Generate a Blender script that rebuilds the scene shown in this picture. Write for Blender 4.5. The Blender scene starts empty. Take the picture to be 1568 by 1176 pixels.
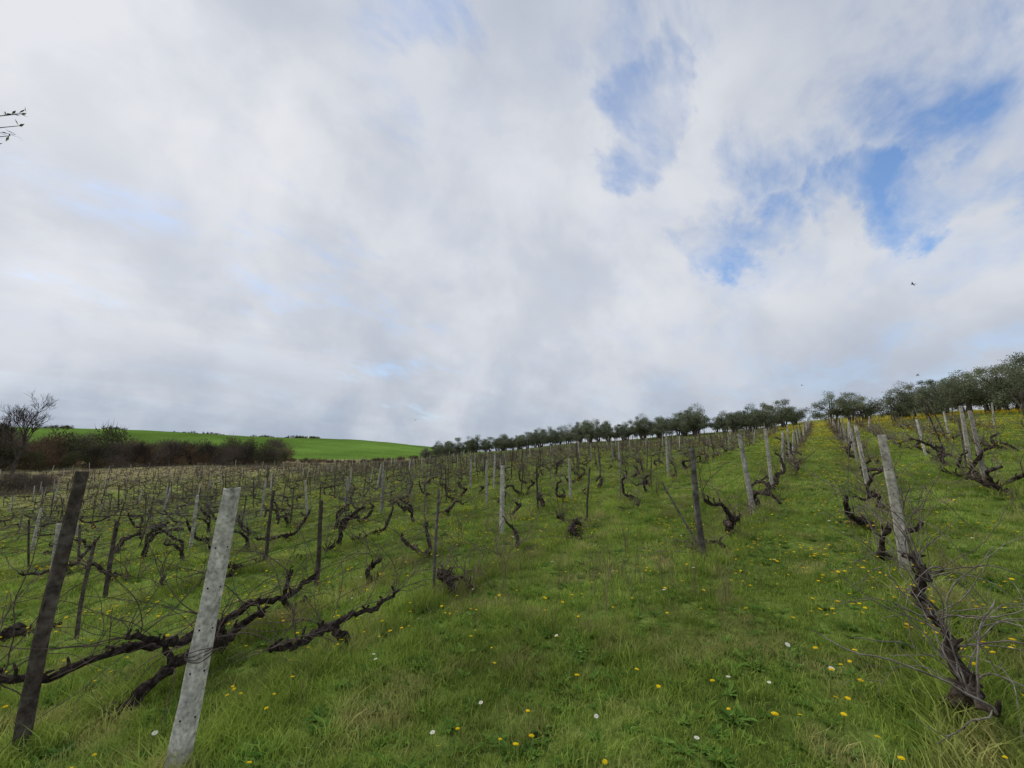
import bpy, math, random
import numpy as np
from mathutils import Vector
R = random.Random(7)
NR = np.random.RandomState(11)
S = bpy.context.scene
COL = S.collection
rad = math.radians

# ------------------------------------------------------------------ terrain
DD = [0,10,25,50,80,110,150,220,350,500,900,3000]
T = {
-180:[0,-.85,-2.1,-3.5,-4,-4,-4,-3,0,0,-2,-20],
-130:[0,-1.05,-2.4,-3.8,-4,-3.5,-2,2,12,15,10,-10],
-100:[0,-.8,-1.9,-3.0,-2.5,-1,.5,4,16,19,12,-10],
-88:[0,-.63,-1.5,-2.4,-2,-.3,1.2,5,18.5,21,12,-10],
-77:[0,-.45,-1.1,-1.8,-1.4,.2,1.2,5,20.0,21,12,-10],
-66:[0,-.26,-.62,-1.0,-.6,.4,.6,3.5,17,17,8,-10],
-56:[0,-.07,-.15,-.1,.1,.4,.4,3,17,17,6,-10],
-49:[0,.06,.15,.3,.5,1.0,.9,2,12.6,12,5,-10],
-45:[0,.13,.33,.65,1.1,2.3,2.3,1.5,9.5,9,4,-10],
-36:[0,.3,.75,1.4,2.2,4.0,4.2,1,5,5,2,-10],
-26:[0,.475,1.18,2.3,3.7,6.0,6.2,3,4,3,0,-10],
-17.6:[0,.61,1.5,2.9,4.5,7.0,7.2,4,4,3,0,-10],
-10:[0,.72,1.8,3.4,5.2,8.0,8.3,5,4,3,0,-10],
-3.4:[0,.81,2.0,3.8,6.1,9.2,9.4,6,4,3,0,-10],
.3:[0,.85,2.13,4.1,6.9,10.2,10.5,8,5,3,0,-10],
5:[0,.9,2.26,4.4,7.5,10.3,10.5,8,5,3,0,-10],
10:[0,.95,2.4,4.9,8,10,10.5,8,5,3,0,-10],
15:[0,1,2.5,5.1,7.6,9.2,9.5,8,5,3,0,-10],
40:[0,1.07,2.7,5,7,8,8,7,5,3,0,-10],
90:[0,.66,1.6,3,4,4.5,4,4,3,2,0,-10],
130:[0,0,0,0,0,0,0,0,0,0,0,-10],
180:[0,-.85,-2.1,-3.5,-4,-4,-4,-3,0,0,-2,-20]}
azk = np.array(sorted(T)); tab = np.array([T[k] for k in sorted(T)], float)
NS, NA = 400, 720
smax = math.log(1+3000/10)
sg = np.linspace(0, smax, NS); Dg = 10*(np.exp(sg)-1)
ag = np.linspace(-180, 180, NA+1)
t1 = np.array([np.interp(Dg, DD, r) for r in tab])
t2 = np.array([np.interp(ag, azk, t1[:,j]) for j in range(NS)]).T
def sm(a, w, axis, mode):
    k = np.exp(-0.5*(np.arange(-3*w,3*w+1)/w)**2); k/=k.sum()
    pad=[(0,0),(0,0)]; pad[axis]=(3*w,3*w)
    b=np.pad(a,pad,mode=mode)
    return np.apply_along_axis(lambda m: np.convolve(m,k,mode='valid'),axis,b)
t3 = sm(t2, 6, 1, 'edge'); t3 = sm(t3, 5, 0, 'wrap')
def H(x, y):
    x=np.asarray(x,float); y=np.asarray(y,float)
    D=np.hypot(x,y); az=np.degrees(np.arctan2(x,y))
    s=np.log(1+D/10)/smax*(NS-1); a=(az+180)/360*NA
    s=np.clip(s,0,NS-1.001); a=np.clip(a,0,NA-.001)
    si=s.astype(int); ai=a.astype(int); fs=s-si; fa=a-ai
    z=(t3[ai,si]*(1-fa)*(1-fs)+t3[ai+1,si]*fa*(1-fs)+t3[ai,si+1]*(1-fa)*fs+t3[ai+1,si+1]*fa*fs)
    b=.02*np.sin(2.3*x+1.1*y)+.018*np.sin(1.3*y-2.9*x+1)+.012*np.sin(5.1*x+.7*np.sin(3*y))+.012*np.sin(4.7*y+2)
    b2=.12*np.sin(.21*x+.13*y)*np.clip((D-15)/30,0,1)
    return z+b+b2
def h(x,y): return float(H(x,y))

# ------------------------------------------------------------------ material helpers
def newmat(name):
    m=bpy.data.materials.new(name); m.use_nodes=True
    nt=m.node_tree; nt.nodes.clear()
    return m, nt
def N(nt, typ, **kw):
    n=nt.nodes.new(typ)
    for k,v in kw.items():
        if k.startswith('i_'):
            key=k[2:]
            n.inputs[int(key) if key.isdigit() else key.replace('_',' ')].default_value=v
        else: setattr(n,k,v)
    return n
def L(nt,a,b): nt.links.new(a,b)
def ramp(nt, fac, stops):
    r=nt.nodes.new('ShaderNodeValToRGB'); e=r.color_ramp.elements
    while len(e)<len(stops): e.new(.5)
    for i,(p,c) in enumerate(stops):
        e[i].position=p; e[i].color=(c[0],c[1],c[2],1)
    L(nt,fac,r.inputs[0]); return r.outputs[0]
def mixc(nt,fac,a,b,blend='MIX'):
    m=nt.nodes.new('ShaderNodeMix'); m.data_type='RGBA'; m.blend_type=blend
    if isinstance(fac,(int,float)): m.inputs[0].default_value=fac
    else: L(nt,fac,m.inputs[0])
    for i,v in ((6,a),(7,b)):
        if isinstance(v,tuple): m.inputs[i].default_value=(v[0],v[1],v[2],1)
        else: L(nt,v,m.inputs[i])
    return m.outputs[2]
def noise(nt,vec,scale,detail=4,rough=.55,dist=0):
    n=N(nt,'ShaderNodeTexNoise'); n.inputs['Scale'].default_value=scale
    n.inputs['Detail'].default_value=detail; n.inputs['Roughness'].default_value=rough
    n.inputs['Distortion'].default_value=dist
    if vec is not None: L(nt,vec,n.inputs['Vector'])
    return n.outputs[0]

def bark_mat(name, c1, c2, c3, scale=18, bump=.6, coord='Object', det=4):
    m,nt=newmat(name)
    tc=N(nt,'ShaderNodeTexCoord').outputs[coord]
    n1=noise(nt,tc,scale,det,.65,.4 if det>2 else 0)
    c=ramp(nt,n1,[(.3,c1),(.5,c2),(.72,c3)])
    oi=N(nt,'ShaderNodeObjectInfo')
    mr=N(nt,'ShaderNodeMapRange',i_3=.7,i_4=1.25); L(nt,oi.outputs['Random'],mr.inputs[0])
    fac=mr.outputs[0]
    if det>2:
        n2=noise(nt,tc,scale*.25,2)
        mr2=N(nt,'ShaderNodeMapRange',i_1=.3,i_2=.7,i_3=.65,i_4=1.25); L(nt,n2,mr2.inputs[0])
        mm=N(nt,'ShaderNodeMath',operation='MULTIPLY'); L(nt,fac,mm.inputs[0]); L(nt,mr2.outputs[0],mm.inputs[1]); fac=mm.outputs[0]
    vm=N(nt,'ShaderNodeVectorMath',operation='SCALE'); L(nt,c,vm.inputs[0]); L(nt,fac,vm.inputs['Scale'])
    p=N(nt,'ShaderNodeBsdfDiffuse'); p.inputs['Roughness'].default_value=.8
    L(nt,vm.outputs[0],p.inputs['Color'])
    if bump>.25:
        b=N(nt,'ShaderNodeBump'); b.inputs['Strength'].default_value=bump; b.inputs['Distance'].default_value=.01; L(nt,n1,b.inputs['Height'])
        L(nt,b.outputs[0],p.inputs['Normal'])
    o=N(nt,'ShaderNodeOutputMaterial'); L(nt,p.outputs[0],o.inputs[0]); return m

M_bark=bark_mat('vine_bark',(.018,.013,.010),(.06,.045,.036),(.17,.135,.11),22,1)
M_cane=bark_mat('vine_cane',(.10,.072,.057),(.175,.13,.105),(.28,.22,.18),12,.2,det=2)
M_caneg=bark_mat('vine_cane_grey',(.11,.09,.075),(.20,.17,.14),(.33,.295,.25),12,.2,det=2)
M_wood=bark_mat('weathered_wood',(.045,.034,.027),(.11,.085,.067),(.20,.165,.135),14,.8)
M_woodg=bark_mat('grey_wood',(.10,.085,.068),(.20,.175,.145),(.33,.295,.25),14,.8)
M_conc=bark_mat('concrete_post',(.30,.265,.205),(.49,.45,.375),(.62,.575,.49),38,.5)
M_wire=bark_mat('wire',(.07,.05,.04),(.12,.10,.09),(.2,.18,.16),20,.1,det=2)
M_olivebark=bark_mat('olive_bark',(.03,.025,.02),(.07,.06,.05),(.13,.12,.10),6,.2,det=2)
M_twig=bark_mat('bare_twigs',(.10,.08,.062),(.18,.14,.11),(.29,.23,.18),3,.1,det=2)
M_twigred=bark_mat('russet_twigs',(.13,.085,.055),(.22,.15,.09),(.34,.24,.14),3,.1,det=2)
M_dark=bark_mat('painted_hole_shade',(.01,.01,.01),(.015,.015,.015),(.02,.02,.02),det=2)  # near-black colour stands in for the shade inside the post holes
M_bird=bark_mat('bird_feathers',(.02,.02,.022),(.035,.035,.04),(.06,.06,.06),bump=.1,det=2)

def leaf_mat(name, ca, cb, trans=.3, rand=.5, patch=None):
    m,nt=newmat(name)
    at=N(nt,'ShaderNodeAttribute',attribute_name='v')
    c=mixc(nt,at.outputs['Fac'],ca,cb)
    if patch:
        geo=N(nt,'ShaderNodeNewGeometry')
        pn=noise(nt,geo.outputs['Position'],patch[0],3,.6,0)
        mr=N(nt,'ShaderNodeMapRange',i_1=patch[2],i_2=patch[3],i_3=0.,i_4=.85); L(nt,pn,mr.inputs[0])
        c=mixc(nt,mr.outputs[0],c,patch[1])
        pn2=noise(nt,geo.outputs['Position'],.45,2,.55)
        mr2=N(nt,'ShaderNodeMapRange',i_1=.3,i_2=.7,i_3=.66,i_4=1.32); L(nt,pn2,mr2.inputs[0])
        v2=N(nt,'ShaderNodeVectorMath',operation='SCALE'); L(nt,c,v2.inputs[0]); L(nt,mr2.outputs[0],v2.inputs['Scale']); c=v2.outputs[0]
    oi=N(nt,'ShaderNodeObjectInfo')
    mr=N(nt,'ShaderNodeMapRange',i_3=1-rand*.5,i_4=1+rand*.5); L(nt,oi.outputs['Random'],mr.inputs[0])
    vm=N(nt,'ShaderNodeVectorMath',operation='SCALE'); L(nt,c,vm.inputs[0]); L(nt,mr.outputs[0],vm.inputs['Scale'])
    d=N(nt,'ShaderNodeBsdfDiffuse')
    t=N(nt,'ShaderNodeBsdfTranslucent')
    L(nt,vm.outputs[0],d.inputs['Color']); L(nt,vm.outputs[0],t.inputs[0])
    ms=N(nt,'ShaderNodeMixShader'); ms.inputs[0].default_value=trans
    L(nt,d.outputs[0],ms.inputs[1]); L(nt,t.outputs[0],ms.inputs[2])
    o=N(nt,'ShaderNodeOutputMaterial'); L(nt,ms.outputs[0],o.inputs[0]); return m
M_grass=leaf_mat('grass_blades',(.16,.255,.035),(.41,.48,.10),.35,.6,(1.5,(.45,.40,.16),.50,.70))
M_weed=leaf_mat('weed_leaves',(.09,.19,.035),(.19,.31,.06),.3,.5)
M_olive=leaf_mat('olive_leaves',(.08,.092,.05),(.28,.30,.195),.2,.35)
M_ever=leaf_mat('evergreen_leaves',(.06,.07,.03),(.16,.17,.075),.15,.5)
M_yel=leaf_mat('yellow_petals',(.88,.58,.01),(.90,.74,.03),.3,.2)
M_wht=leaf_mat('white_petals',(.75,.75,.72),(.85,.85,.82),.3,.1)
M_stem=leaf_mat('flower_stem',(.10,.18,.04),(.14,.22,.05),.2,.2)
M_dry=leaf_mat('dry_stalks',(.18,.13,.08),(.32,.25,.15),.2,.4)

# ------------------------------------------------------------------ mesh builder
class MB:
    def __init__(s): s.v=[]; s.f=[]; s.m=[]; s.n=0; s.a=[]
    def add(s, V, F, mat=0, a=.5):
        s.v.extend([tuple(map(float,p)) for p in V])
        s.f.extend([tuple(i+s.n for i in f) for f in F]); s.m.extend([mat]*len(F))
        s.a.extend([a]*len(V) if not hasattr(a,'__len__') else list(a)); s.n+=len(V)
    def tube(s, P, r, sides=5, mat=0, lump=0, cap=True, a=.5):
        P=np.array(P,float); n=len(P)
        r=np.broadcast_to(np.array(r,float),(n,))
        Tn=np.gradient(P,axis=0); Tn/= (np.linalg.norm(Tn,axis=1)[:,None]+1e-9)
        ref=np.array([.31,.95,.07]) if abs(Tn[0][1])<.8 else np.array([.95,.1,.3])
        V=[]
        for i in range(n):
            u=np.cross(Tn[i],ref); u/=np.linalg.norm(u)+1e-9
            ref=np.cross(u,Tn[i])
            for k in range(sides):
                t=2*math.pi*k/sides; rr=r[i]*(1+(R.uniform(-lump,lump) if lump else 0))
                V.append(P[i]+rr*(math.cos(t)*u+math.sin(t)*ref))
        F=[]
        for i in range(n-1):
            for k in range(sides):
                F.append((i*sides+k,i*sides+(k+1)%sides,(i+1)*sides+(k+1)%sides,(i+1)*sides+k))
        if cap:
            F.append(tuple((n-1)*sides+k for k in range(sides))); F.append(tuple(sides-1-k for k in range(sides)))
        s.add(V,F,mat,a)
    def mesh(s,name,mats,smooth=True):
        me=bpy.data.meshes.new(name); me.from_pydata(s.v,[],s.f)
        for m in mats: me.materials.append(m)
        me.polygons.foreach_set('material_index',s.m)
        if smooth: me.polygons.foreach_set('use_smooth',[True]*len(s.f))
        at=me.attributes.new('v','FLOAT','POINT'); at.data.foreach_set('value',s.a)
        me.update(); return me
def obj(name, me, loc=(0,0,0), rot=(0,0,0), sc=1, link=True, parent=None):
    o=bpy.data.objects.new(name,me); o.location=loc; o.rotation_euler=rot
    o.scale=(sc,sc,sc) if not hasattr(sc,'__len__') else sc
    if link: COL.objects.link(o)
    if parent: o.parent=parent
    return o
def path(p0, d, length, n, wander, grav=0, curl=None):
    P=[np.array(p0,float)]; d=np.array(d,float); d/=np.linalg.norm(d); st=length/n
    c=np.array(curl) if curl is not None else np.zeros(3)
    for i in range(n):
        d=d+np.array([R.gauss(0,wander),R.gauss(0,wander),R.gauss(0,wander)])+c*st+np.array([0,0,-grav*st])
        d/=np.linalg.norm(d); P.append(P[-1]+d*st)
    return P

def instancer(name, pts, rots, scs, idx, meshes):
    col=bpy.data.collections.new(name+'_parts')
    for i,me in enumerate(meshes):
        o=bpy.data.objects.new('%s_part_%02d'%(name,i),me); col.objects.link(o)
    me=bpy.data.meshes.new(name); n=len(pts)
    me.vertices.add(n); me.vertices.foreach_set('co',np.asarray(pts,float).ravel())
    a=me.attributes.new('rot','FLOAT_VECTOR','POINT'); a.data.foreach_set('vector',np.asarray(rots,float).ravel())
    a=me.attributes.new('sc','FLOAT_VECTOR','POINT')
    scs=np.asarray(scs,float)
    if scs.ndim==1: scs=np.stack([scs]*3,1)
    a.data.foreach_set('vector',scs.ravel())
    a=me.attributes.new('idx','INT','POINT'); a.data.foreach_set('value',np.asarray(idx,int).astype(np.int32))
    me.update()
    o=obj(name,me)
    g=bpy.data.node_groups.new(name+'_gn','GeometryNodeTree')
    g.interface.new_socket('Geometry',in_out='INPUT',socket_type='NodeSocketGeometry')
    g.interface.new_socket('Geometry',in_out='OUTPUT',socket_type='NodeSocketGeometry')
    gi=g.nodes.new('NodeGroupInput'); go=g.nodes.new('NodeGroupOutput')
    ci=g.nodes.new('GeometryNodeCollectionInfo'); ci.inputs['Collection'].default_value=col
    ci.inputs['Separate Children'].default_value=True; ci.inputs['Reset Children'].default_value=True
    ip=g.nodes.new('GeometryNodeInstanceOnPoints'); ip.inputs['Pick Instance'].default_value=True
    def na(nm,t):
        k=g.nodes.new('GeometryNodeInputNamedAttribute'); k.data_type=t; k.inputs['Name'].default_value=nm
        return [q for q in k.outputs if q.enabled and q.name=='Attribute'][0]
    g.links.new(gi.outputs[0],ip.inputs['Points']); g.links.new(ci.outputs[0],ip.inputs['Instance'])
    g.links.new(na('idx','INT'),ip.inputs['Instance Index'])
    g.links.new(na('rot','FLOAT_VECTOR'),ip.inputs['Rotation'])
    g.links.new(na('sc','FLOAT_VECTOR'),ip.inputs['Scale'])
    g.links.new(ip.outputs[0],go.inputs[0])
    md=o.modifiers.new('instances','NODES'); md.node_group=g
    return o

# ------------------------------------------------------------------ ground
def build_ground():
    rr=np.concatenate([[.25],np.geomspace(.5,3000,200)]); na=720
    az=np.linspace(-math.pi,math.pi,na,endpoint=False)
    X=np.outer(rr,np.sin(az)); Y=np.outer(rr,np.cos(az)); Z=H(X,Y)
    V=np.concatenate([[[0,0,h(0,0)]],np.stack([X,Y,Z],-1).reshape(-1,3)])
    F=[]
    for k in range(na): F.append((0,1+(k+1)%na,1+k))
    nr=len(rr)
    for i in range(nr-1):
        b=1+i*na
        for k in range(na):
            k2=(k+1)%na
            F.append((b+k,b+k2,b+na+k2,b+na+k))
    me=bpy.data.meshes.new('ground'); me.from_pydata(V.tolist(),[],F)
    me.polygons.foreach_set('use_smooth',[True]*len(F))
    D=np.hypot(V[:,0],V[:,1]); A=np.degrees(np.arctan2(V[:,0],V[:,1]))
    c=np.tile(np.array([.12,.165,.035]),(len(V),1))
    def blend(w,col):
        nonlocal c
        w=np.clip(w,0,1)[:,None]; c=c*(1-w)+np.array(col)*w
    blend((D-12)/25,[.18,.235,.05])
    left=np.clip((-48-A)/15,0,1)
    blend(left*np.clip((D-18)/35,0,1)*.4,[.25,.23,.10])
    strip=np.clip(1-np.abs(((V[:,0]+9.1)/2.45+.5)%1-.5)*4.5,0,1)*(V[:,0]<-9)*(V[:,1]<77)*(D<108)
    blend(strip*np.clip((D-15)/25,0,1)*.6,[.25,.18,.12])
    blend(left*np.clip((D-70)/20,0,1)*.5,[.31,.23,.14])
    blend(np.clip((D-150)/25,0,1),[.12,.205,.037])
    blend(np.clip((D-112)/12,0,1)*np.clip((168-D)/12,0,1)*(A<-46)*.8,[.31,.24,.13])
    blend(np.clip((A-(-8))/10,0,1)*np.clip((D-30)/25,0,1)*np.clip((130-D)/20,0,1)*.55*(A<60),[.40,.31,.04])
    at=me.attributes.new('tint','FLOAT_COLOR','POINT')
    at.data.foreach_set('color',np.concatenate([c,np.ones((len(V),1))],1).ravel())
    m,nt=newmat('meadow_ground')
    at=N(nt,'ShaderNodeAttribute',attribute_name='tint')
    geo=N(nt,'ShaderNodeNewGeometry').outputs['Position']
    n1=noise(nt,geo,1.3,5,.65,.3); n2=noise(nt,geo,.02,4,.6); n3=noise(nt,geo,14,3,.7)
    mr=N(nt,'ShaderNodeMapRange',i_1=.3,i_2=.7,i_3=.6,i_4=1.4); L(nt,n1,mr.inputs[0])
    mr2=N(nt,'ShaderNodeMapRange',i_1=.3,i_2=.7,i_3=.6,i_4=1.3); L(nt,n2,mr2.inputs[0])
    mr3=N(nt,'ShaderNodeMapRange',i_1=.3,i_2=.7,i_3=.55,i_4=1.45); L(nt,n3,mr3.inputs[0])
    m1=N(nt,'ShaderNodeMath',operation='MULTIPLY'); L(nt,mr.outputs[0],m1.inputs[0]); L(nt,mr2.outputs[0],m1.inputs[1])
    m2=N(nt,'ShaderNodeMath',operation='MULTIPLY'); L(nt,m1.outputs[0],m2.inputs[0]); L(nt,mr3.outputs[0],m2.inputs[1])
    v=N(nt,'ShaderNodeVectorMath',operation='SCALE'); L(nt,at.outputs['Color'],v.inputs[0]); L(nt,m2.outputs[0],v.inputs['Scale'])
    p=N(nt,'ShaderNodeBsdfDiffuse')
    L(nt,v.outputs[0],p.inputs['Color'])
    o=N(nt,'ShaderNodeOutputMaterial'); L(nt,p.outputs[0],o.inputs[0])
    me.materials.append(m); obj('ground',me)
build_ground()

# ------------------------------------------------------------------ rows
def rowx(k,y):
    if k=='R': return .50+.022*min(y,25)
    if k=='B': return -1.62+.035*min(y,13)
    if k=='A': return -3.6-.36*(min(y,2.9)-1.25)-.03*max(0,min(y,25)-2.9)
    if k=='C': return -5.05-.24*(min(y,6.5)-.8)-.02*max(0,min(y,20)-6.5)
    if k=='Q': return 2.6+.01*y
    if k=='P': return 5.0
    if k=='O': return 7.5
    return -9.1-2.45*k+.18*math.sin(k*3)
rows=[('O',14,44),('P',14,50),('Q',9,60),('R',3.5,74),('B',6.9,74),('A',4.3,74),('C',3.3,74)]
def ymax(x):
    return min(76, math.sqrt(max(0,104**2-x*x))) if x>-102 else 0
for k in range(0,42):
    x=-9.1-2.45*k
    if ymax(x)>4: rows.append((k,1.2 if k<6 else -6,ymax(x)))

# ------------------------------------------------------------------ vines
def resample(P,n,jit):
    P=np.array(P,float); t=np.linspace(0,len(P)-1,n); out=[]
    for q in t:
        i=min(int(q),len(P)-2); f=q-i; f=f*f*(3-2*f)*.5+f*.5
        out.append(P[i]*(1-f)+P[i+1]*f+np.array([R.gauss(0,jit),R.gauss(0,jit),R.gauss(0,jit)]))
    return out
def vine(hq=True, grey=False, big=1.0, seed=None, bushy=1.0, hero=None, cr=1.0, out=0):
    if seed is not None: R.seed(seed)
    mb=MB(); sd=9 if hq else 4; cs=4 if hq else 3; heads=[]
    if hero:
        for pts,ra,rb in hero:
            n=5*len(pts); A=resample(pts,n,.011)
            mb.tube(A,[(ra+(rb-ra)*i/n)*(1+R.uniform(-.16,.26)) for i in range(n)],10,0,.24)
            L0=sum(np.linalg.norm(A[i+1]-A[i]) for i in range(n-1))
            for q in range(int(L0*7)):
                a0=A[R.randint(int(n*.4),n-1)]
                if a0[2]>.18:
                    mb.tube(path(a0,(R.uniform(-.6,.6),R.uniform(-.5,.5),1),R.uniform(.05,.14),4,.3),[.015,.013,.012,.011,.008],5,0,.25)
            heads+=[A[int(n*q)] for q in (.45,.6,.75,.9)]+[A[-1]]
        heads=[q for q in heads if q[2]>.2]
    else:
        hh=R.uniform(.20,.45)
        lean=R.uniform(-1.1,1.1)
        P=path((0,0,-.08),(R.uniform(-.3,.3),lean,1),hh+.08,10 if hq else 4,.36)
        n=len(P); r0=R.uniform(.028,.044)*big
        rr=[r0*(1.3-.45*i/n+R.uniform(-.2,.25)) for i in range(n)]
        mb.tube(P,rr,sd,0,.24 if hq else 0)
        top=P[-1]
        if hq:
            for q in range(3):
                c=top+np.array([R.uniform(-.03,.03),R.uniform(-.05,.05),R.uniform(-.07,.02)])
                mb.tube([c+np.array([0,-.03,0]),c+np.array([0,0,.012]),c+np.array([0,.035,.0])],[.014,.038*big,.014],7,0,.35)
        for sgn in ((1,-1) if R.random()<.7 else (R.choice([1,-1]),)):
            L0=R.uniform(.4,.9)
            A=path(top-np.array([0,0,.02]),(R.uniform(-.2,.2),sgn,R.uniform(-.1,.45)),L0,13 if hq else 5,.30,-.15)
            n=len(A); mb.tube(A,[r0*(.9-.45*i/n+R.uniform(-.14,.22)) for i in range(n)],max(4,sd-1),0,.24 if hq else 0)
            heads+= [A[-1],A[int(n*.7)],A[int(n*.4)]]
            if hq:
                for q in range(5):
                    a0=A[R.randint(2,n-1)]
                    mb.tube(path(a0,(R.uniform(-.6,.6),R.uniform(-.5,.5),1),R.uniform(.05,.14),3,.3),[.013,.012,.010,.008],5,0,.25)
    for hd in heads:
        nc=(R.randint(1,4) if hq else R.randint(2,5)); nc=int(nc*bushy+.5)
        for q in range(nc):
            ln=R.uniform(.45,1.4)*(1 if not out else .75)
            d=(R.gauss(0,.28+out),R.gauss(0,.9 if not out else .5),R.uniform(.25,1.1))
            cu=np.array([R.gauss(0,.6),R.gauss(0,1.6),R.gauss(-.6,1.2)])
            nn=13 if hq else 5
            C=path(hd,d,ln,nn,.14 if hq else .16,0,cu)
            C=[np.array([c[0],c[1],max(c[2],.06)]) for c in C]
            r1=R.uniform(.0038,.0075)*cr if hq else R.uniform(.007,.011)
            mb.tube(C,np.linspace(r1,r1*.45,len(C)),cs,1,0,False)
            if hq:
                for w in range(R.randint(0,3)):
                    i=R.randint(3,nn-2); dd=C[i]-C[i-1]
                    dd=dd/np.linalg.norm(dd)+np.array([R.gauss(0,.6),R.gauss(0,.6),R.gauss(.2,.5)])
                    C2=path(C[i],dd,R.uniform(.12,.45),5,.16,0,np.array([R.gauss(0,2),R.gauss(0,2),R.gauss(0,1.5)]))
                    mb.tube(C2,np.linspace(r1*.55,r1*.3,len(C2)),3,1,0,False)
    return mb.mesh('grape_vine',[M_bark,M_caneg if grey else M_cane])

heroes=[
 ((-4.2,2.9),[([(0,0,-.08),(0,-.06,.14),(-.02,-.22,.28),(.01,-.42,.27),(.03,-.60,.22),(0,-.82,.27)],.046,.026),([(-.02,-.25,.26),(.02,0,.34),(0,.3,.30),(.02,.6,.45)],.03,.016)]),
 ((-4.95,1.2),[([(0,0,-.08),(.02,.15,.12),(0,.42,.28),(.04,.75,.38),(0,1.15,.52)],.056,.03),([(0,.42,.28),(-.05,.3,.5),(0,.05,.62)],.03,.018)]),
 ((-5.35,2.1),[([(0,0,-.08),(.03,.02,.18),(0,0,.36)],.05,.05),([(0,0,.34),(.02,-.35,.28),(-.02,-.75,.34),(.02,-1.25,.30),(0,-1.6,.4)],.045,.022),([(0,0,.34),(0,.3,.48),(.03,.65,.44),(0,1.0,.58)],.04,.02)]),
 ((.50,3.75),[([(0,0,-.08),(-.05,.05,.10),(.06,.0,.24),(-.02,.08,.40)],.044,.036),([(.06,0,.22),(.02,-.18,.30),(.06,-.36,.27)],.03,.016),([(-.02,.08,.38),(.04,.26,.42),(-.02,.46,.5)],.03,.016)]),
 ((.56,5.2),[([(0,0,-.08),(.06,.04,.10),(-.05,.06,.24),(.05,.1,.40),(0,.26,.48),(0,.5,.46)],.042,.022),([(.05,.1,.38),(0,-.08,.46),(.03,-.3,.42)],.028,.015)])]
for i,((x,y),pl) in enumerate(heroes):
    me=vine(True,x>0,1,700+i,1.0 if x<0 else .85,pl,.85,0 if x<0 else .25)
    obj('grape_vine',me,(x,y,h(x,y)))

far_v=[]; far_i=[]; far_r=[]; far_s=[]
lib=[vine(True,i%4==3,1.15,100+i,1.1,None,1.15) for i in range(10)]
cnt=0
for k,y0,y1 in rows:
    y=y0+R.uniform(0,.2)
    if k=='R': y=6.6
    while y<y1:
        x=rowx(k,y)+R.gauss(0,.05); D=math.hypot(x,y)
        if D<9.5 and y>-1:
            cnt+=1
            big=1.3 if k in('A','C') and y<6 else 1.15
            me=vine(True,k in('R','Q') or (k=='B' and R.random()<.3),big,500+cnt,1.0)
            R.seed(9000+cnt)
            obj('grape_vine',me,(x,y,h(x,y)),(0,0,R.uniform(-.25,.25)+(math.pi if R.random()<.5 else 0)),R.uniform(.9,1.15))
        elif D<24 and y>-1:
            obj('grape_vine',R.choice(lib),(x,y,h(x,y)),(R.gauss(0,.05),R.gauss(0,.05),R.uniform(-.25,.25)+(math.pi if R.random()<.5 else 0)),R.uniform(.85,1.2))
        elif R.random()<(.95 if D<45 else .82):
            far_v.append((x,y,h(x,y))); far_r.append((0,0,R.uniform(-.3,.3)+(math.pi if R.random()<.5 else 0))); far_s.append(R.uniform(.8,1.15)); far_i.append(R.randint(0,7))
        y+=R.uniform(1.0,1.35)
instancer('distant_grape_vines',far_v,far_r,far_s,far_i,[vine(False,i%3==0,1.0,300+i,1.0) for i in range(8)])
R.seed(77)

# ------------------------------------------------------------------ posts
def concrete(ht, lean=(0,0), w=.040, hq=True):
    mb=MB(); n=12 if hq else 3; V=[]; ch=.72
    sec=[(ch,1),(1,ch),(1,-ch),(ch,-1),(-ch,-1),(-1,-ch),(-1,ch),(-ch,1)]
    bow=R.uniform(-.02,.02)
    for i in range(n+1):
        t=i/n; z=-.25+t*(ht+.25); ww=w*(1.12-.25*t)
        if i==n: ww*=.93
        cx=lean[0]*t+bow*math.sin(math.pi*t); cy=lean[1]*t
        for a,b in sec:
            V.append((cx+a*ww+R.uniform(-.0025,.0025),cy+b*ww+R.uniform(-.0025,.0025),z+(R.uniform(-.014,.012) if i==n else 0)))
    F=[(i*8+(k+1)%8,i*8+k,(i+1)*8+k,(i+1)*8+(k+1)%8) for i in range(n) for k in range(8)]
    F.append(tuple(n*8+k for k in range(7,-1,-1)))
    mb.add(V,F,0)
    if hq:
        for z in (.35,.62,.88,1.14,1.4):
            if z<ht-.1:
                t=(z+.25)/(ht+.25); ww=w*(1.12-.25*t)+.003; cx=lean[0]*t+bow*math.sin(math.pi*t); cy=lean[1]*t
                for s in (1,-1):
                    mb.tube([(cx,cy+s*(ww-.01),z),(cx,cy+s*ww,z)],.006,8,1)  # raised plug, its dark colour painting a hole's shade; no opening is cut
                    mb.tube([(cx+s*(ww-.01),cy,z),(cx+s*ww,cy,z)],.006,8,1)
    return mb.mesh('concrete_vine_post',[M_conc,M_dark,M_wire],False)
def wooden(ht, lean=(0,0), r=.036, mat=None, hq=True):
    mb=MB(); n=9 if hq else 3; P=[];rr=[]
    b=R.uniform(-.03,.03); c=R.uniform(-.03,.03)
    for i in range(n+1):
        t=i/n; P.append((lean[0]*t+b*math.sin(3*t)+ (R.uniform(-.004,.004) if hq else 0),lean[1]*t+c*math.sin(4*t),-.2+t*(ht+.2))); rr.append(r*(1.1-.25*t))
    mb.tube(P,rr,8 if hq else 4,0,.09 if hq else 0)
    return mb.mesh('wooden_vine_stake',[mat or M_wood],False)
def place(kind,x,y,ht,lean=(0,0),**kw):
    me=concrete(ht,lean,**kw) if kind=='c' else wooden(ht,lean,**kw)
    return obj('concrete_vine_post' if kind=='c' else 'wooden_vine_stake',me,(x,y,h(x,y)),(0,0,0 if kind=='w' else R.uniform(-.2,.2)))
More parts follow.
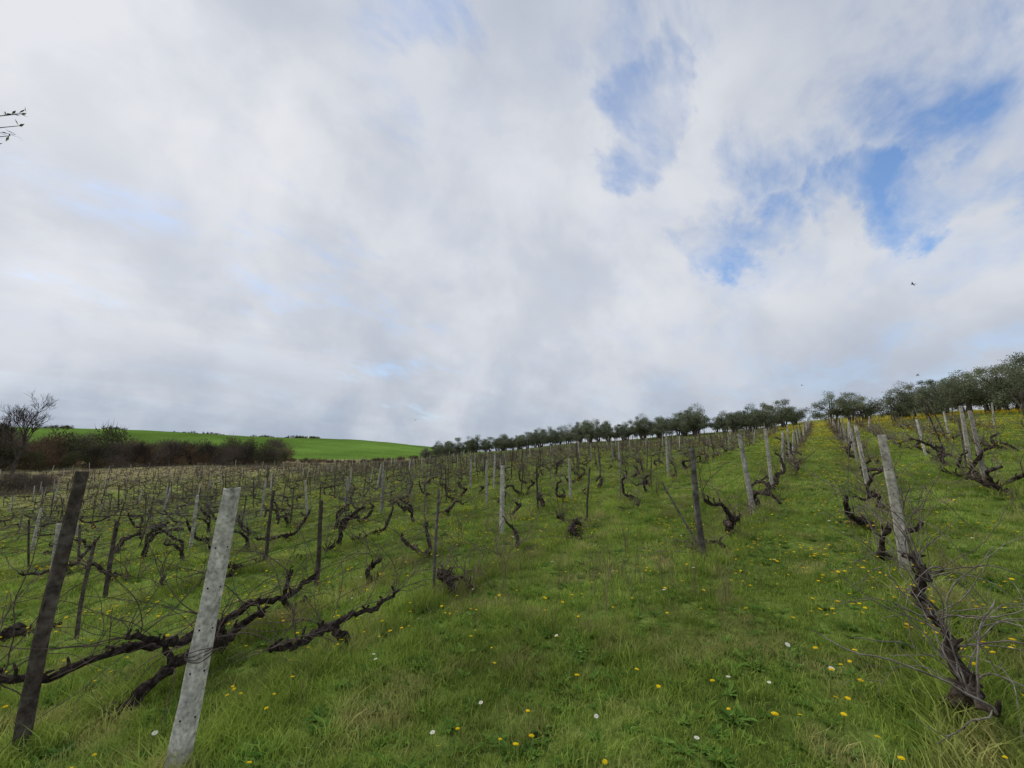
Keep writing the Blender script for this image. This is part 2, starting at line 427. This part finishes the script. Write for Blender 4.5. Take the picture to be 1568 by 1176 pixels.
p1=place('c',-3.58,1.22,1.80,(.13,.10),w=.052)
p1.rotation_euler[2]=.5
mb=MB()
for j in range(4):
    z0=.70+.018*j; t=(z0+.25)/2.05
    rr=.075
    mb.tube([(.13*t+rr*math.cos(a)*(1+.08*math.sin(5*a+j)),.10*t+rr*math.sin(a),z0+.012*math.sin(a*2+j)) for a in np.linspace(0,2*math.pi,17)],.003,4,0)
obj('tie_wire',mb.mesh('tie_wire',[M_wire]),parent=p1)
place('w',-5.05,.74,2.06,(.05,.06),r=.048)
place('c',-5.72,7.5,1.42,(0,.02))
place('w',-1.52,6.75,1.55,(-.05,-.1),mat=M_woodg,r=.045)
place('c',-1.22,9.8,1.62,(-.12,-.12))
place('c',-1.18,13,1.6,(-.02,-.05))
place('c',.58,6.4,1.52,(-.03,-.1),w=.046)
place('c',.74,12.6,1.5,(-.1,-.15))
place('c',-5.04,17.4,1.6); place('c',-12,9.2,1.45); place('c',-14.0,9.2,1.35); place('c',-13.6,15.4,1.45)
place('c',2.77,13.7,1.55,(-.05,-.2)); place('c',3.3,17.5,1.6,(0,-.1))
place('w',-6.6,3.9,1.3,(0,0),r=.036); place('w',-9.3,4.4,1.45,r=.032); place('w',-4.46,4.35,1.35,r=.022,mat=M_woodg)
place('w',-10.2,2.2,1.3,r=.035); place('w',-7.9,1.5,1.2,r=.022)
taken=[(-3.58,1.22),(-5.05,.74),(-5.72,7.5),(-1.52,6.75),(-1.22,9.8),(-1.18,13),(.58,6.4),(.74,12.6),(-5.04,17.4),(-12,9.2),(-14,9.2),(-13.6,15.4),(2.77,13.7),(3.3,17.5),(-6.6,3.9),(-9.3,4.4),(-4.46,4.35),(-10.2,2.2),(-7.9,1.5)]
fp=[];fr=[];fs=[];fi=[]
wires=MB()
for k,y0,y1 in rows:
    y=y0+R.uniform(-.2,1.5) if k not in('A','C','B','R') else y0+4.5
    if k=='B': y=16
    if k=='R': y=18.8
    j=R.randint(0,4)
    while y<y1:
        x=rowx(k,y); D=math.hypot(x,y)
        ok=all(math.hypot(x-a,y-b)>1.3 for a,b in taken)
        conc=(j%5==0) or (k in('R','B') and j%2==0)
        if ok:
            if D<22 and y>-1:
                ln=(R.gauss(0,.09),R.gauss(0,.15))
                if conc: place('c',x,y,R.uniform(1.25,1.6),ln,w=.034)
                else: place('w',x,y,R.uniform(1.0,1.6),ln,r=R.uniform(.015,.027),mat=M_woodg if R.random()<.4 else M_wood)
            elif R.random()<.85:
                fp.append((x,y,h(x,y))); fr.append((R.gauss(0,.08),R.gauss(0,.07),R.random()*6)); fs.append(R.uniform(.78,1.05)); fi.append(R.choice([0,1]) if conc else R.choice([2,3,4]))
        y+=R.uniform(1.9,2.9) if k not in ('Q','P','O') else R.uniform(4,5.5); j+=1
    if k=='O' or (isinstance(k,int) and k>6): continue
    ws=1.25 if k=='A' else (.75 if k=='C' else y0-.3)
    for zz in (.55,.92,1.25):
        ys=np.arange(ws,min(y1,30),.55)
        Pw=[(rowx(k,q)+.03*math.sin(q*.9),q,h(rowx(k,q),q)+zz+.03*math.sin(q*1.2+zz*7)) for q in ys]
        wires.tube(Pw,.0026,3,0)
obj('trellis_wires',wires.mesh('trellis_wires',[M_wire]))
instancer('distant_vineyard_posts',fp,fr,fs,fi,[concrete(1.5,hq=False),concrete(1.4,hq=False),wooden(1.5,hq=False,r=.028),wooden(1.35,mat=M_woodg,hq=False,r=.028),wooden(1.6,hq=False,r=.034)])
for (x,y,lx,ly) in ((3.9,24,-.5,-.6),(4.4,26,-.4,.3),(3.0,11.5,.1,.5),(5.6,20,-.7,-.1)):
    place('w',x,y,1.9,(lx,ly),r=.03)
place('w',-1.55,7.2,1.0,(-.75,.35),r=.018,mat=M_woodg)

# ------------------------------------------------------------------ grass
def tuft(nb,rad_,h0,h1,w,seed,spread=.5):
    R.seed(seed); mb=MB()
    for i in range(nb):
        a=R.random()*6.283; r=rad_*math.sqrt(R.random()); x=r*math.cos(a); y=r*math.sin(a)
        hh=R.uniform(h0,h1); ld=R.random()*6.283; ln=R.uniform(.1,spread)*hh
        dx,dy=math.cos(ld)*ln,math.sin(ld)*ln; q=R.random()*6.283; wx,wy=math.cos(q)*w,math.sin(q)*w
        V=[(x-wx,y-wy,-.01),(x+wx,y+wy,-.01),(x+dx*.35+wx*.8,y+dy*.35+wy*.8,hh*.55),(x+dx*.35-wx*.8,y+dy*.35-wy*.8,hh*.55),(x+dx*1.3,y+dy*1.3,hh)]
        s=R.random()*.7
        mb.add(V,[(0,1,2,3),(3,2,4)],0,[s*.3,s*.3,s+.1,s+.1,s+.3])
    return mb
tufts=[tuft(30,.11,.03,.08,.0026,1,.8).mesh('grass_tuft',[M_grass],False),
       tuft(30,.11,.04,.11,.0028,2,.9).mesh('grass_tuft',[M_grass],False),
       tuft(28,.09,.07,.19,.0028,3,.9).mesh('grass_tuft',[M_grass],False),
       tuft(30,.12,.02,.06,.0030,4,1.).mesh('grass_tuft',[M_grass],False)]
def rosette(seed):
    R.seed(seed); mb=MB()
    for i in range(11):
        a=i/11*6.283+R.uniform(-.2,.2); l=R.uniform(.05,.11); w=l*R.uniform(.12,.2); up=R.uniform(.1,.5)
        c,s=math.cos(a),math.sin(a)
        P=lambda t,o,z:(c*l*t-s*o,s*l*t+c*o,z)
        V=[P(0,0,0),P(.5,w,up*l*.8),P(.5,-w,up*l*.8),P(1,0,up*l)]
        mb.add(V,[(0,2,3,1)],0,R.random())
    return mb.mesh('weed_rosette',[M_weed],False)
tufts+= [rosette(5),rosette(6)]
R.seed(5)
def scatter(rho0,D0,p,Dmin,Dmax,a0,a1):
    g=np.geomspace(max(Dmin,.05),Dmax,400); P=[]
    rho=np.where(g<D0,rho0,rho0*(D0/g)**p)
    dn=rho[:-1]*g[:-1]*np.diff(g)*rad(a1-a0)
    for i,n in enumerate(dn):
        n=int(n)+(NR.rand()<(n%1))
        d=NR.uniform(g[i],g[i+1],n); a=np.radians(NR.uniform(a0,a1,n))
        P.append(np.stack([d*np.sin(a),d*np.cos(a)],1))
    return np.concatenate(P)
XY=np.concatenate([scatter(200,4.5,1.5,.9,60,-98,26),scatter(60,3,1,.3,2.0,26,262)])
n=len(XY); D=np.hypot(XY[:,0],XY[:,1])
f=np.sin(XY[:,0]*2.1+np.sin(XY[:,1]*1.7)*1.5)*np.sin(XY[:,1]*1.9+np.sin(XY[:,0]*2.3)*1.4)
f2=np.sin(XY[:,0]*5.3+np.sin(XY[:,1]*4.1)*2)*np.sin(XY[:,1]*4.9+np.sin(XY[:,0]*5.7)*2)
nearrow=np.zeros(n)
for i in range(n):
    x,y=XY[i]
    if D[i]<30:
        for k in ('R','B','A','C','Q',0,1,2,3):
            if k=='B' and y<6: continue
            dx=abs(x-rowx(k,y))
            if dx<.45: nearrow[i]=max(nearrow[i],1-dx/.45)
lane=(XY[:,0]>-1.0)&(XY[:,0]<.25)
sc=(.75+.35*NR.rand(n)+.22*f+.25*f2+.5*nearrow)*np.clip((D/7)**.45,1,2.6)
sc[lane]*=.8
sc=np.clip(sc,.4,3)
scv=np.stack([np.clip(sc,.85,9),np.clip(sc,.85,9),np.minimum(sc,1.35)],1)
idx=NR.choice([0,1,2,3,4,5],n,p=[.33,.19,.04,.31,.065,.065]); idx[nearrow>.5]=np.where(NR.rand((nearrow>.5).sum())<.4,2,1)
rot=np.stack([NR.normal(0,.08,n),NR.normal(0,.08,n),NR.rand(n)*6.283],1)
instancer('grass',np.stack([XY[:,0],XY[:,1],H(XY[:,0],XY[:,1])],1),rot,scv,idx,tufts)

# ------------------------------------------------------------------ flowers
def flower(petmat,n,r,hh,seed,double=True):
    R.seed(seed); mb=MB(); lx,ly=R.uniform(-.03,.03),R.uniform(-.03,.03)
    mb.tube([(0,0,0),(lx*.4,ly*.4,hh*.5),(lx,ly,hh)],[.0018,.0015,.0015],4,1)
    for lay in range(2 if double else 1):
        for i in range(n):
            a=(i+.5*lay)/n*6.283; c,s=math.cos(a),math.sin(a); rr=r*(1-.35*lay); w=rr*.22; up=.12+.3*lay
            V=[(lx,ly,hh),(lx+c*rr*.7-s*w,ly+s*rr*.7+c*w,hh+rr*up),(lx+c*rr,ly+s*rr,hh+rr*up),(lx+c*rr*.7+s*w,ly+s*rr*.7-c*w,hh+rr*up)]
            mb.add(V,[(0,3,2,1)],0,R.random())
    mb.tube([(lx,ly,hh),(lx,ly,hh+r*.18),(lx,ly,hh+r*.25)],[r*.3,r*.3,r*.12],7,2)
    return mb.mesh('flower',[petmat,M_stem,M_yel],False)
P=scatter(110,6,.8,1.6,95,-98,26)
f=np.sin(P[:,0]*.9+np.sin(P[:,1]*.8)*2)*np.sin(P[:,1]*.75+np.sin(P[:,0]*1.1)*1.6)+.6*np.sin(P[:,0]*4.1+np.sin(P[:,1]*3.3)*2)*np.sin(P[:,1]*3.7+np.sin(P[:,0]*4)*2)
DP=np.hypot(P[:,0],P[:,1]); AP=np.degrees(np.arctan2(P[:,0],P[:,1]))
pr=np.clip((f+.25)/1.1,.0,1)**1.7*np.where(DP<3.5,.16,.45)+.03
keep=NR.rand(len(P))<pr
keep&=~((DP>30)&(AP<-20)&(NR.rand(len(P))<.4))
P=P[keep]
E=scatter(12,30,0,22,75,-5,20); f=np.sin(E[:,0]*.5+1)*np.sin(E[:,1]*.33)+NR.normal(0,.4,len(E)); E=E[f>-.1]
P=np.concatenate([P,E]); DP=np.hypot(P[:,0],P[:,1]); n=len(P)
# tall enough to stand clear of the blades around them
zs=np.clip((DP/6)**.35,1,1.5)
ss=NR.uniform(.7,1.1,n)*np.clip((DP/8)**.45,1,2.2)
instancer('yellow_flowers',np.stack([P[:,0],P[:,1],H(P[:,0],P[:,1])+.01],1),np.stack([NR.normal(0,.15,n),NR.normal(0,.15,n),NR.rand(n)*6.28],1),
  ss,NR.randint(0,3,n),[flower(M_yel,11,.018,.15,1),flower(M_yel,12,.021,.17,2),flower(M_yel,10,.016,.19,3)])
P=scatter(1.2,4,1.0,1.6,30,-80,20); n=len(P)
instancer('white_daisies',np.stack([P[:,0],P[:,1],H(P[:,0],P[:,1])+.01],1),np.stack([NR.normal(0,.2,n),NR.normal(0,.2,n),NR.rand(n)*6.28],1),
  NR.uniform(.8,1.2,n),NR.randint(0,2,n),[flower(M_wht,14,.015,.13,4,False),flower(M_wht,14,.018,.14,5,False)])
def stalk(seed):
    R.seed(seed); mb=MB()
    for i in range(4):
        Pp=path((R.uniform(-.05,.05),R.uniform(-.05,.05),0),(R.gauss(0,.15),R.gauss(0,.15),1),R.uniform(.25,.55),5,.06)
        mb.tube(Pp,np.linspace(.0028,.001,6),3,0,0,False,R.random())
        for q in range(4):
            mb.tube(path(Pp[R.randint(2,5)],(R.gauss(0,.5),R.gauss(0,.5),1),R.uniform(.05,.14),2,.1),[.0015,.0012,.0008],3,0,0,False,R.random())
    return mb.mesh('dry_weed',[M_dry])
P=[(-2.4+R.gauss(0,.7),5.3+R.gauss(0,.7)) for i in range(60)]+[(rowx(k,y)+R.gauss(0,.25),y) for k in ('A','C','R','B',0,1,2,3,4) for y in np.arange(6 if k in('B','R') else 2,25,.35)]
P=np.array(P); n=len(P)
instancer('dry_weeds',np.stack([P[:,0],P[:,1],H(P[:,0],P[:,1])],1),np.stack([np.zeros(n),np.zeros(n),NR.rand(n)*6.28],1),NR.uniform(.6,1.1,n),NR.randint(0,3,n),[stalk(1),stalk(2),stalk(3)])

# ------------------------------------------------------------------ trees
def olive(seed, W=2.6, Ht=4.4, leaf=.15, nc=38, per=240, lo=.20):
    R.seed(seed); rs=np.random.RandomState(seed); mb=MB(); nst=R.choice([2,3,3])
    cl=[]
    for i in range(nc):
        a=R.random()*6.283; r=W*math.sqrt(R.random())*.85; zz=R.uniform(.0,1)
        prof=math.sqrt(max(.05,1-(r/W)**2))
        z=Ht*(lo+.68*zz*prof*R.uniform(.8,1.08)); cl.append(np.array([r*math.cos(a),r*math.sin(a),z]))
    for j in range(nst):
        a=j/nst*6.283+R.random(); b0=np.array([.12*math.cos(a),.12*math.sin(a),-.2])
        m=np.array([.5*math.cos(a),.5*math.sin(a),Ht*.33])
        mb.tube([b0,(b0+m)/2+np.array([R.uniform(-.1,.1),R.uniform(-.1,.1),0]),m],[.17,.12,.10],7,0,.1)
        for c in R.sample(cl,6):
            md=(m+c)/2+np.array([R.uniform(-.15,.15),R.uniform(-.15,.15),-.1])
            mb.tube([m,md,c],[.075,.045,.015],4,0)
    for c in cl:
        rc=R.uniform(.4,.8)*W/2.6; base=R.uniform(.0,.5); n=int(per*R.uniform(.6,1.2))
        q=rs.normal(0,1,(n,3)); q/=np.linalg.norm(q,axis=1)[:,None]; q*= (rs.rand(n,1)**.5)*rc*np.array([1,1,.8])
        q+=rs.normal(0,.09,(n,3))
        for p in q:
            d=rs.normal(0,1,3); d[2]+=.5; d/=np.linalg.norm(d); e=np.cross(d,rs.normal(0,1,3)); e/=np.linalg.norm(e)
            l=leaf*rs.uniform(.6,1.3); w=l*.2; p=p+c
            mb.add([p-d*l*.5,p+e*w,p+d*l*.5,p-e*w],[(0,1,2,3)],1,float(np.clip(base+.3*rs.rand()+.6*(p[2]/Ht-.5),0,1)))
    return mb.mesh('olive_tree',[M_olivebark,M_olive],False)
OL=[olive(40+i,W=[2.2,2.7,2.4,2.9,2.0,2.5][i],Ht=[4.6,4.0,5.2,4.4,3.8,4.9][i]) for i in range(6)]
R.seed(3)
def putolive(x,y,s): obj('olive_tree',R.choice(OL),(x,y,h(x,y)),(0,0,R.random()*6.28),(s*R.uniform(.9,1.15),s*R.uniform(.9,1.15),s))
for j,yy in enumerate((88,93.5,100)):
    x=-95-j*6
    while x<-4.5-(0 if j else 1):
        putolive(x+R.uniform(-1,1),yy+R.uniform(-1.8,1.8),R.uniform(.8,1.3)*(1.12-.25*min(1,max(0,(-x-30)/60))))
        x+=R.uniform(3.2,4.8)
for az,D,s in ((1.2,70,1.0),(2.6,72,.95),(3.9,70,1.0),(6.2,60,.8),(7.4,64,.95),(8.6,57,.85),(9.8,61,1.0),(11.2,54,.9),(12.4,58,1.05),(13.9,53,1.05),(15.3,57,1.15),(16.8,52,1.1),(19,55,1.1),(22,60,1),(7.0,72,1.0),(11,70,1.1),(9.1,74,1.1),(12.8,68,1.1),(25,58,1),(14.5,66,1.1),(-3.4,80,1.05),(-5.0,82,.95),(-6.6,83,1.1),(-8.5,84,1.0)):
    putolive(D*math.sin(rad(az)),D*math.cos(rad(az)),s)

def near_olive():
    me=olive(77,W=1.7,Ht=4.6,leaf=.06,nc=26,per=330,lo=.36)
    tx,ty=-6.6,-3.3; tz=h(tx,ty)
    t=obj('olive_tree',me,(tx,ty,tz))
    mb=MB(); R.seed(8)
    S0=np.array([0,0,2.6])
    for tip in ((-4.33,.11,4.30),(-4.36,.06,4.10),(-4.50,.05,5.60),(-4.95,.12,3.0),(-4.36,.09,4.2)):
        tp=np.array([tip[0]-tx,tip[1]-ty,tip[2]-tz])
        m1=S0*.55+tp*.45+np.array([-.2,-.1,.25]); m2=S0*.2+tp*.8+np.array([-.05,0,.12])
        Pb=[]
        for u in np.linspace(0,1,14):
            Pb.append((1-u)**3*S0+3*u*(1-u)**2*m1+3*u*u*(1-u)*m2+u**3*tp)
        mb.tube(Pb,np.linspace(.03,.002,14),5,0)
        for i in range(5,14):
            for q in range(2 if i<11 else 1):
                d=Pb[i]-Pb[i-1]; d/=np.linalg.norm(d); d=d+np.array([R.gauss(0,.5),R.gauss(0,.5),R.gauss(0,.4)])
                C=path(Pb[i],d,R.uniform(.08,.2),5,.15) if i<13 else Pb[-4:]
                mb.tube(C,np.linspace(.002,.001,len(C)),3,0)
                for c in C[1:]:
                    for z in range(3):
                        e=np.array([R.gauss(0,1),R.gauss(0,1),R.gauss(.2,.7)]); e/=np.linalg.norm(e)
                        w=np.cross(e,(R.random(),R.random(),1)); w/=np.linalg.norm(w); l=R.uniform(.035,.06)
                        mb.add([c,c+e*l*.5+w*.007,c+e*l,c+e*l*.5-w*.007],[(0,1,2,3)],1,R.random())
    obj('overhanging_branch',mb.mesh('overhanging_branch',[M_olivebark,M_ever],False),parent=t)
near_olive()

def bare(seed,Ht,spread,levels,r0,mat):
    R.seed(seed); mb=MB()
    def grow(p,d,l,r,lv):
        n=4; P=path(p,d,l,n,.10,-.08)
        mb.tube(P,np.linspace(r,r*.6,n+1),5 if lv>2 else 3,0,0,False)
        if lv==0: return
        for q in range(R.randint(3,4)):
            i=R.randint(2,n); dd=(P[i]-P[i-1]); dd/=np.linalg.norm(dd)
            dd=dd+np.array([R.gauss(0,spread),R.gauss(0,spread),R.gauss(.15,spread*.6)])
            grow(P[i],dd,l*R.uniform(.6,.82),max(r*.55,.013),lv-1)
    grow(np.array([0,0,-.2]),np.array([R.gauss(0,.1),R.gauss(0,.1),1]),Ht*.30,r0,levels)
    return mb.mesh('bare_tree',[mat])
def shrub(seed,W,Ht,mat,n=2400,leafy=0,lm=None):
    rs=np.random.RandomState(seed); mb=MB()
    nc=9; C=np.stack([rs.uniform(-W,W,nc),rs.uniform(-W,W,nc),rs.uniform(.2,.75,nc)*Ht],1)
    for i in range(n):
        c=C[rs.randint(nc)]; q=rs.normal(0,1,3); q/=np.linalg.norm(q); rr=rs.rand()**.5
        p=c+q*rr*np.array([W*.45,W*.45,Ht*.3]); p[2]=max(p[2],.1)
        d=q+rs.normal(0,.5,3)+np.array([0,0,.9]); d/=np.linalg.norm(d); e=np.cross(d,rs.normal(0,1,3)); e/=np.linalg.norm(e)
        if rs.rand()<leafy: l=.22; w=.07; m=1
        else: l=rs.uniform(.5,1.1); w=.020; m=0
        mb.add([p-e*w,p+e*w,p+d*l],[(0,1,2)],m,float(np.clip(p[2]/Ht*.8+rs.uniform(-.2,.2),0,1)))
    return mb.mesh('shrub',[mat,lm or M_ever],False)
M_treebark=bark_mat('bare_tree_bark',(.04,.032,.028),(.075,.06,.05),(.13,.105,.09),3,.1,det=2)
bt=[bare(21,12,.40,6,.24,M_treebark),bare(22,8,.45,5,.16,M_treebark)]
def azp(az,D): return D*math.sin(rad(az)),D*math.cos(rad(az))
x,y=azp(-85.1,105); obj('bare_tree',bt[0],(x,y,h(x,y)),(0,0,1),1.2)
x,y=azp(-88,108); obj('bare_tree',bt[0],(x,y,h(x,y)),(0,0,3),1.0)
R.seed(12)
for az,D,s in ((-74.5,108,.9),(-72.5,112,.95),(-70.5,109,.85),(-68,110,.75),(-80,109,.75),(-77.5,111,.8),(-66,108,.65),(-75.8,110,.9)):
    x,y=azp(az,D); obj('bare_tree',bt[1],(x,y,h(x,y)),(0,0,R.random()*6),s)
shr=[shrub(1,2.2,4,M_twig),shrub(2,2.2,3.6,M_twigred),shrub(3,2.4,4.2,M_twig,2400,.3),shrub(4,2.2,4,M_twig,2400,.75),shrub(5,2.5,3.4,M_twigred,2200,.2)]
R.seed(4); hp=[];hs=[];hi=[];hr=[]
for D0 in (110,114,119,124):
    az=-100
    while az<-64.3:
        x,y=azp(az,D0+R.uniform(-2,2)); hp.append((x,y,h(x,y)-.2))
        tall=1.35+.35*math.sin(az*1.7)
        if az>-68: tall*=.85
        hs.append(R.uniform(.65,1.25)*tall*(.6 if D0==110 else 1)); hi.append(R.choice([1,4,2,3,0] if D0==110 else [0,2,3,3,4,0,1,3])); hr.append((0,0,R.random()*6.28))
        az+=R.uniform(1.1,2.3)
for i in range(60):
    az=R.uniform(-64,-46); x,y=azp(az,R.uniform(126,150)); hp.append((x,y,h(x,y)-.2)); hs.append(R.uniform(.2,.45)); hi.append(R.choice([1,4,4,3])); hr.append((0,0,R.random()*6))
for i in range(14):
    az=R.uniform(-90,-82.5); x,y=azp(az,R.uniform(70,76)); hp.append((x,y,h(x,y)-.2)); hs.append(R.uniform(.4,.6)); hi.append(0); hr.append((0,0,R.random()*6))
instancer('hedgerow',hp,hr,hs,hi,shr)
hp=[];hs=[];hi=[];hr=[]
for a0,a1,D0,n_,s0 in ((-63.8,-60.3,352,22,.8),(-67.3,-65.2,352,9,.7),(-84,-82,345,10,.9),(-80,-78,345,6,.8),(-74.5,-70,345,12,.7),(-90,-86,345,10,1)):
    for i in range(n_):
        x,y=azp(R.uniform(a0,a1),D0+R.uniform(-6,6)); hp.append((x,y,h(x,y)-1.2)); hs.append(s0*R.uniform(.6,1.1)); hi.append(R.randint(0,1)); hr.append((0,0,R.random()*6))
instancer('distant_trees',hp,hr,hs,hi,[shrub(11,2.2,4.2,M_twig,2200,1.0),shrub(12,2.2,3.8,M_twig,2200,.9)])

# ------------------------------------------------------------------ birds
def bird():
    mb=MB()
    mb.tube([(0,-.2,0),(0,-.14,0),(0,-.02,.0),(0,.08,.0),(0,.14,.01),(0,.18,.0)],[.02,.035,.05,.04,.028,.004],8,0)
    mb.add([(-.015,-.18,0),(.015,-.18,0),(.05,-.3,0),(-.05,-.3,0)],[(0,1,2,3)])
    for s in (1,-1):
        mb.add([(s*.03,.06,.02),(s*.03,-.06,.02),(s*.2,-.05,.10),(s*.2,.07,.10),(s*.38,-.08,.03),(s*.37,-.02,.035)],[(0,1,2,3),(3,2,4,5)])
    return mb.mesh('bird',[M_bird],False)
B=bird()
for p,rz,rx,s in (((10.4,66,22),1.2,.3,1.1),((-1.9,83.9,13.6),.8,.2,.9),((11.7,81,13.3),1.9,.5,.9),((-61.8,54,8.8),.3,.2,.9),((-30,60,14),.3,.2,.5)):
    obj('bird',B,p,(rx,.3,rz),s)

# ------------------------------------------------------------------ sky
w=bpy.data.worlds.new('World'); S.world=w; w.use_nodes=True
nt=w.node_tree; nt.nodes.clear()
SUN_EL,SUN_AZ=48,-110
sky=N(nt,'ShaderNodeTexSky',sky_type='NISHITA'); sky.sun_disc=False
sky.sun_elevation=rad(SUN_EL); sky.sun_rotation=rad(SUN_AZ); sky.air_density=1.0; sky.dust_density=.6; sky.ozone_density=2.2
tc=N(nt,'ShaderNodeTexCoord').outputs['Generated']
nrm=N(nt,'ShaderNodeVectorMath',operation='NORMALIZE'); L(nt,tc,nrm.inputs[0]); d=nrm.outputs[0]
sep=N(nt,'ShaderNodeSeparateXYZ'); L(nt,d,sep.inputs[0])
def M(op,a,b=None,c=None,clamp=False):
    m=N(nt,'ShaderNodeMath',operation=op); m.use_clamp=clamp
    for i,v in enumerate((a,b,c)):
        if v is None: continue
        if isinstance(v,(int,float)): m.inputs[i].default_value=v
        else: L(nt,v,m.inputs[i])
    return m.outputs[0]
def MR(v,a,b,c=0.,d_=1.,interp='SMOOTHSTEP'):
    m=N(nt,'ShaderNodeMapRange'); m.interpolation_type=interp
    L(nt,v,m.inputs[0])
    for i,q in zip((1,2,3,4),(a,b,c,d_)): m.inputs[i].default_value=q
    return m.outputs[0]
zc=M('MAXIMUM',sep.outputs[2],0.0); za=M('ADD',zc,.27)
cx=M('DIVIDE',sep.outputs[0],za); cy=M('DIVIDE',sep.outputs[1],za)
cmb=N(nt,'ShaderNodeCombineXYZ'); L(nt,cx,cmb.inputs[0]); L(nt,cy,cmb.inputs[1]); P2=cmb.outputs[0]
mp=N(nt,'ShaderNodeMapping'); mp.inputs['Rotation'].default_value=(0,0,rad(-35)); mp.inputs['Scale'].default_value=(1.6,.9,1); L(nt,P2,mp.inputs[0]); P3=mp.outputs[0]
nz=N(nt,'ShaderNodeTexNoise'); nz.inputs['Scale'].default_value=3.8; nz.inputs['Detail'].default_value=5; nz.inputs['Roughness'].default_value=.6; L(nt,P3,nz.inputs['Vector'])
s1=N(nt,'ShaderNodeVectorMath',operation='SUBTRACT'); L(nt,nz.outputs['Color'],s1.inputs[0]); s1.inputs[1].default_value=(.5,.5,.5)
s2=N(nt,'ShaderNodeVectorMath',operation='SCALE'); L(nt,s1.outputs[0],s2.inputs[0]); s2.inputs['Scale'].default_value=.30
s3=N(nt,'ShaderNodeVectorMath',operation='ADD'); L(nt,d,s3.inputs[0]); L(nt,s2.outputs[0],s3.inputs[1])
s4=N(nt,'ShaderNodeVectorMath',operation='NORMALIZE'); L(nt,s3.outputs[0],s4.inputs[0]); dw=s4.outputs[0]
def blob(az,el,r,am,k=2.1):
    v=(math.cos(rad(el))*math.sin(rad(az)),math.cos(rad(el))*math.cos(rad(az)),math.sin(rad(el)))
    dt=N(nt,'ShaderNodeVectorMath',operation='DOT_PRODUCT'); L(nt,dw,dt.inputs[0]); dt.inputs[1].default_value=v
    return MR(dt.outputs['Value'],math.cos(rad(r*k)),math.cos(rad(r*.1)),0,am)
gaps=[(-16.4,42,3.4,.9),(-15.4,38.8,3.0,.85),(-18,36.5,3.0,.8),(-18.4,47,4,.6),(6.8,26.8,3.0,.95),(10.4,25.4,3.2,.9),(2.8,27.4,3,.85),(15,26,3.6,.75),(-9.1,25.2,3.2,.75),(-5.0,24.6,3.0,.7),(13.1,34.2,5,.66),(17.5,31.5,5,.68),(-49.3,51,4.5,.8),(-65.6,24,5,.5),(-62.5,22.5,4.5,.5),(-55,43,4,.5),(-52.3,14.3,6,.4),(.2,32.2,4,.62),(-80.8,20,4.5,.35),(-8,48,6,.6),(6,40,6,.55),(60,40,18,.8),(150,50,22,.9),(-140,35,16,.7)]
G=None
for az,el,r,am in gaps:
    g=blob(az,el,r,am)
    G=g if G is None else M('MAXIMUM',G,g)
nA=noise(nt,P3,2.6,6,.60,.3); nB=noise(nt,P3,.8,4,.5,.3); nC=noise(nt,d,4.0,5,.55,.2)
side=MR(sep.outputs[0],-.7,.35,0,1)
thin=M('MULTIPLY',MR(nA,.43,.68),M('MULTIPLY_ADD',side,.26,.05))
cover=M('ADD',M('MULTIPLY',MR(M('MULTIPLY_ADD',G,.48,nA),.64,1.09),.86),thin,clamp=True)
bright=M('MAXIMUM',blob(-76,30,14,.32,1.6),blob(-40,28,16,.18,1.6))
br=M('ADD',M('ADD',M('MULTIPLY',MR(nC,.30,.66),.5),M('MULTIPLY',MR(nB,.35,.65),.4)),bright,clamp=True)
cl=ramp(nt,br,[(0,(4.9,5.35,6.3)),(.5,(6.15,6.5,7.15)),(1,(7.8,7.95,8.35))])
low=MR(sep.outputs[2],.0,.34,1,0)
lowl=M('MULTIPLY',low,M('MULTIPLY_ADD',side,-.45,.9))
cl2=mixc(nt,M('MULTIPLY',lowl,MR(nC,.36,.60,1,.4)),cl,(3.8,4.45,5.5))
vm=N(nt,'ShaderNodeVectorMath',operation='MULTIPLY'); L(nt,sky.outputs[0],vm.inputs[0]); vm.inputs[1].default_value=(1.7,1.85,2.0)
fin=mixc(nt,cover,cl2,vm.outputs[0])
bg=N(nt,'ShaderNodeBackground'); bg.inputs['Strength'].default_value=.1; L(nt,fin,bg.inputs[0])
o=N(nt,'ShaderNodeOutputWorld'); L(nt,bg.outputs[0],o.inputs[0])
sd=bpy.data.lights.new('sun','SUN'); sd.energy=1.7; sd.angle=rad(16); sd.color=(1,.95,.87)
so=obj('sun',sd)
v=Vector((math.cos(rad(SUN_EL))*math.sin(rad(SUN_AZ)),math.cos(rad(SUN_EL))*math.cos(rad(SUN_AZ)),math.sin(rad(SUN_EL))))
so.rotation_euler=v.to_track_quat('Z','Y').to_euler(); so.location=v*50

# ------------------------------------------------------------------ camera
cd=bpy.data.cameras.new('camera'); cd.sensor_width=36; cd.lens=14.92; cd.clip_start=.05; cd.clip_end=8000
co=obj('camera',cd,(0,0,1.9),(rad(99.8),0,rad(36))); S.camera=co
S.view_settings.view_transform='Standard'; S.view_settings.look='None'; S.view_settings.exposure=0
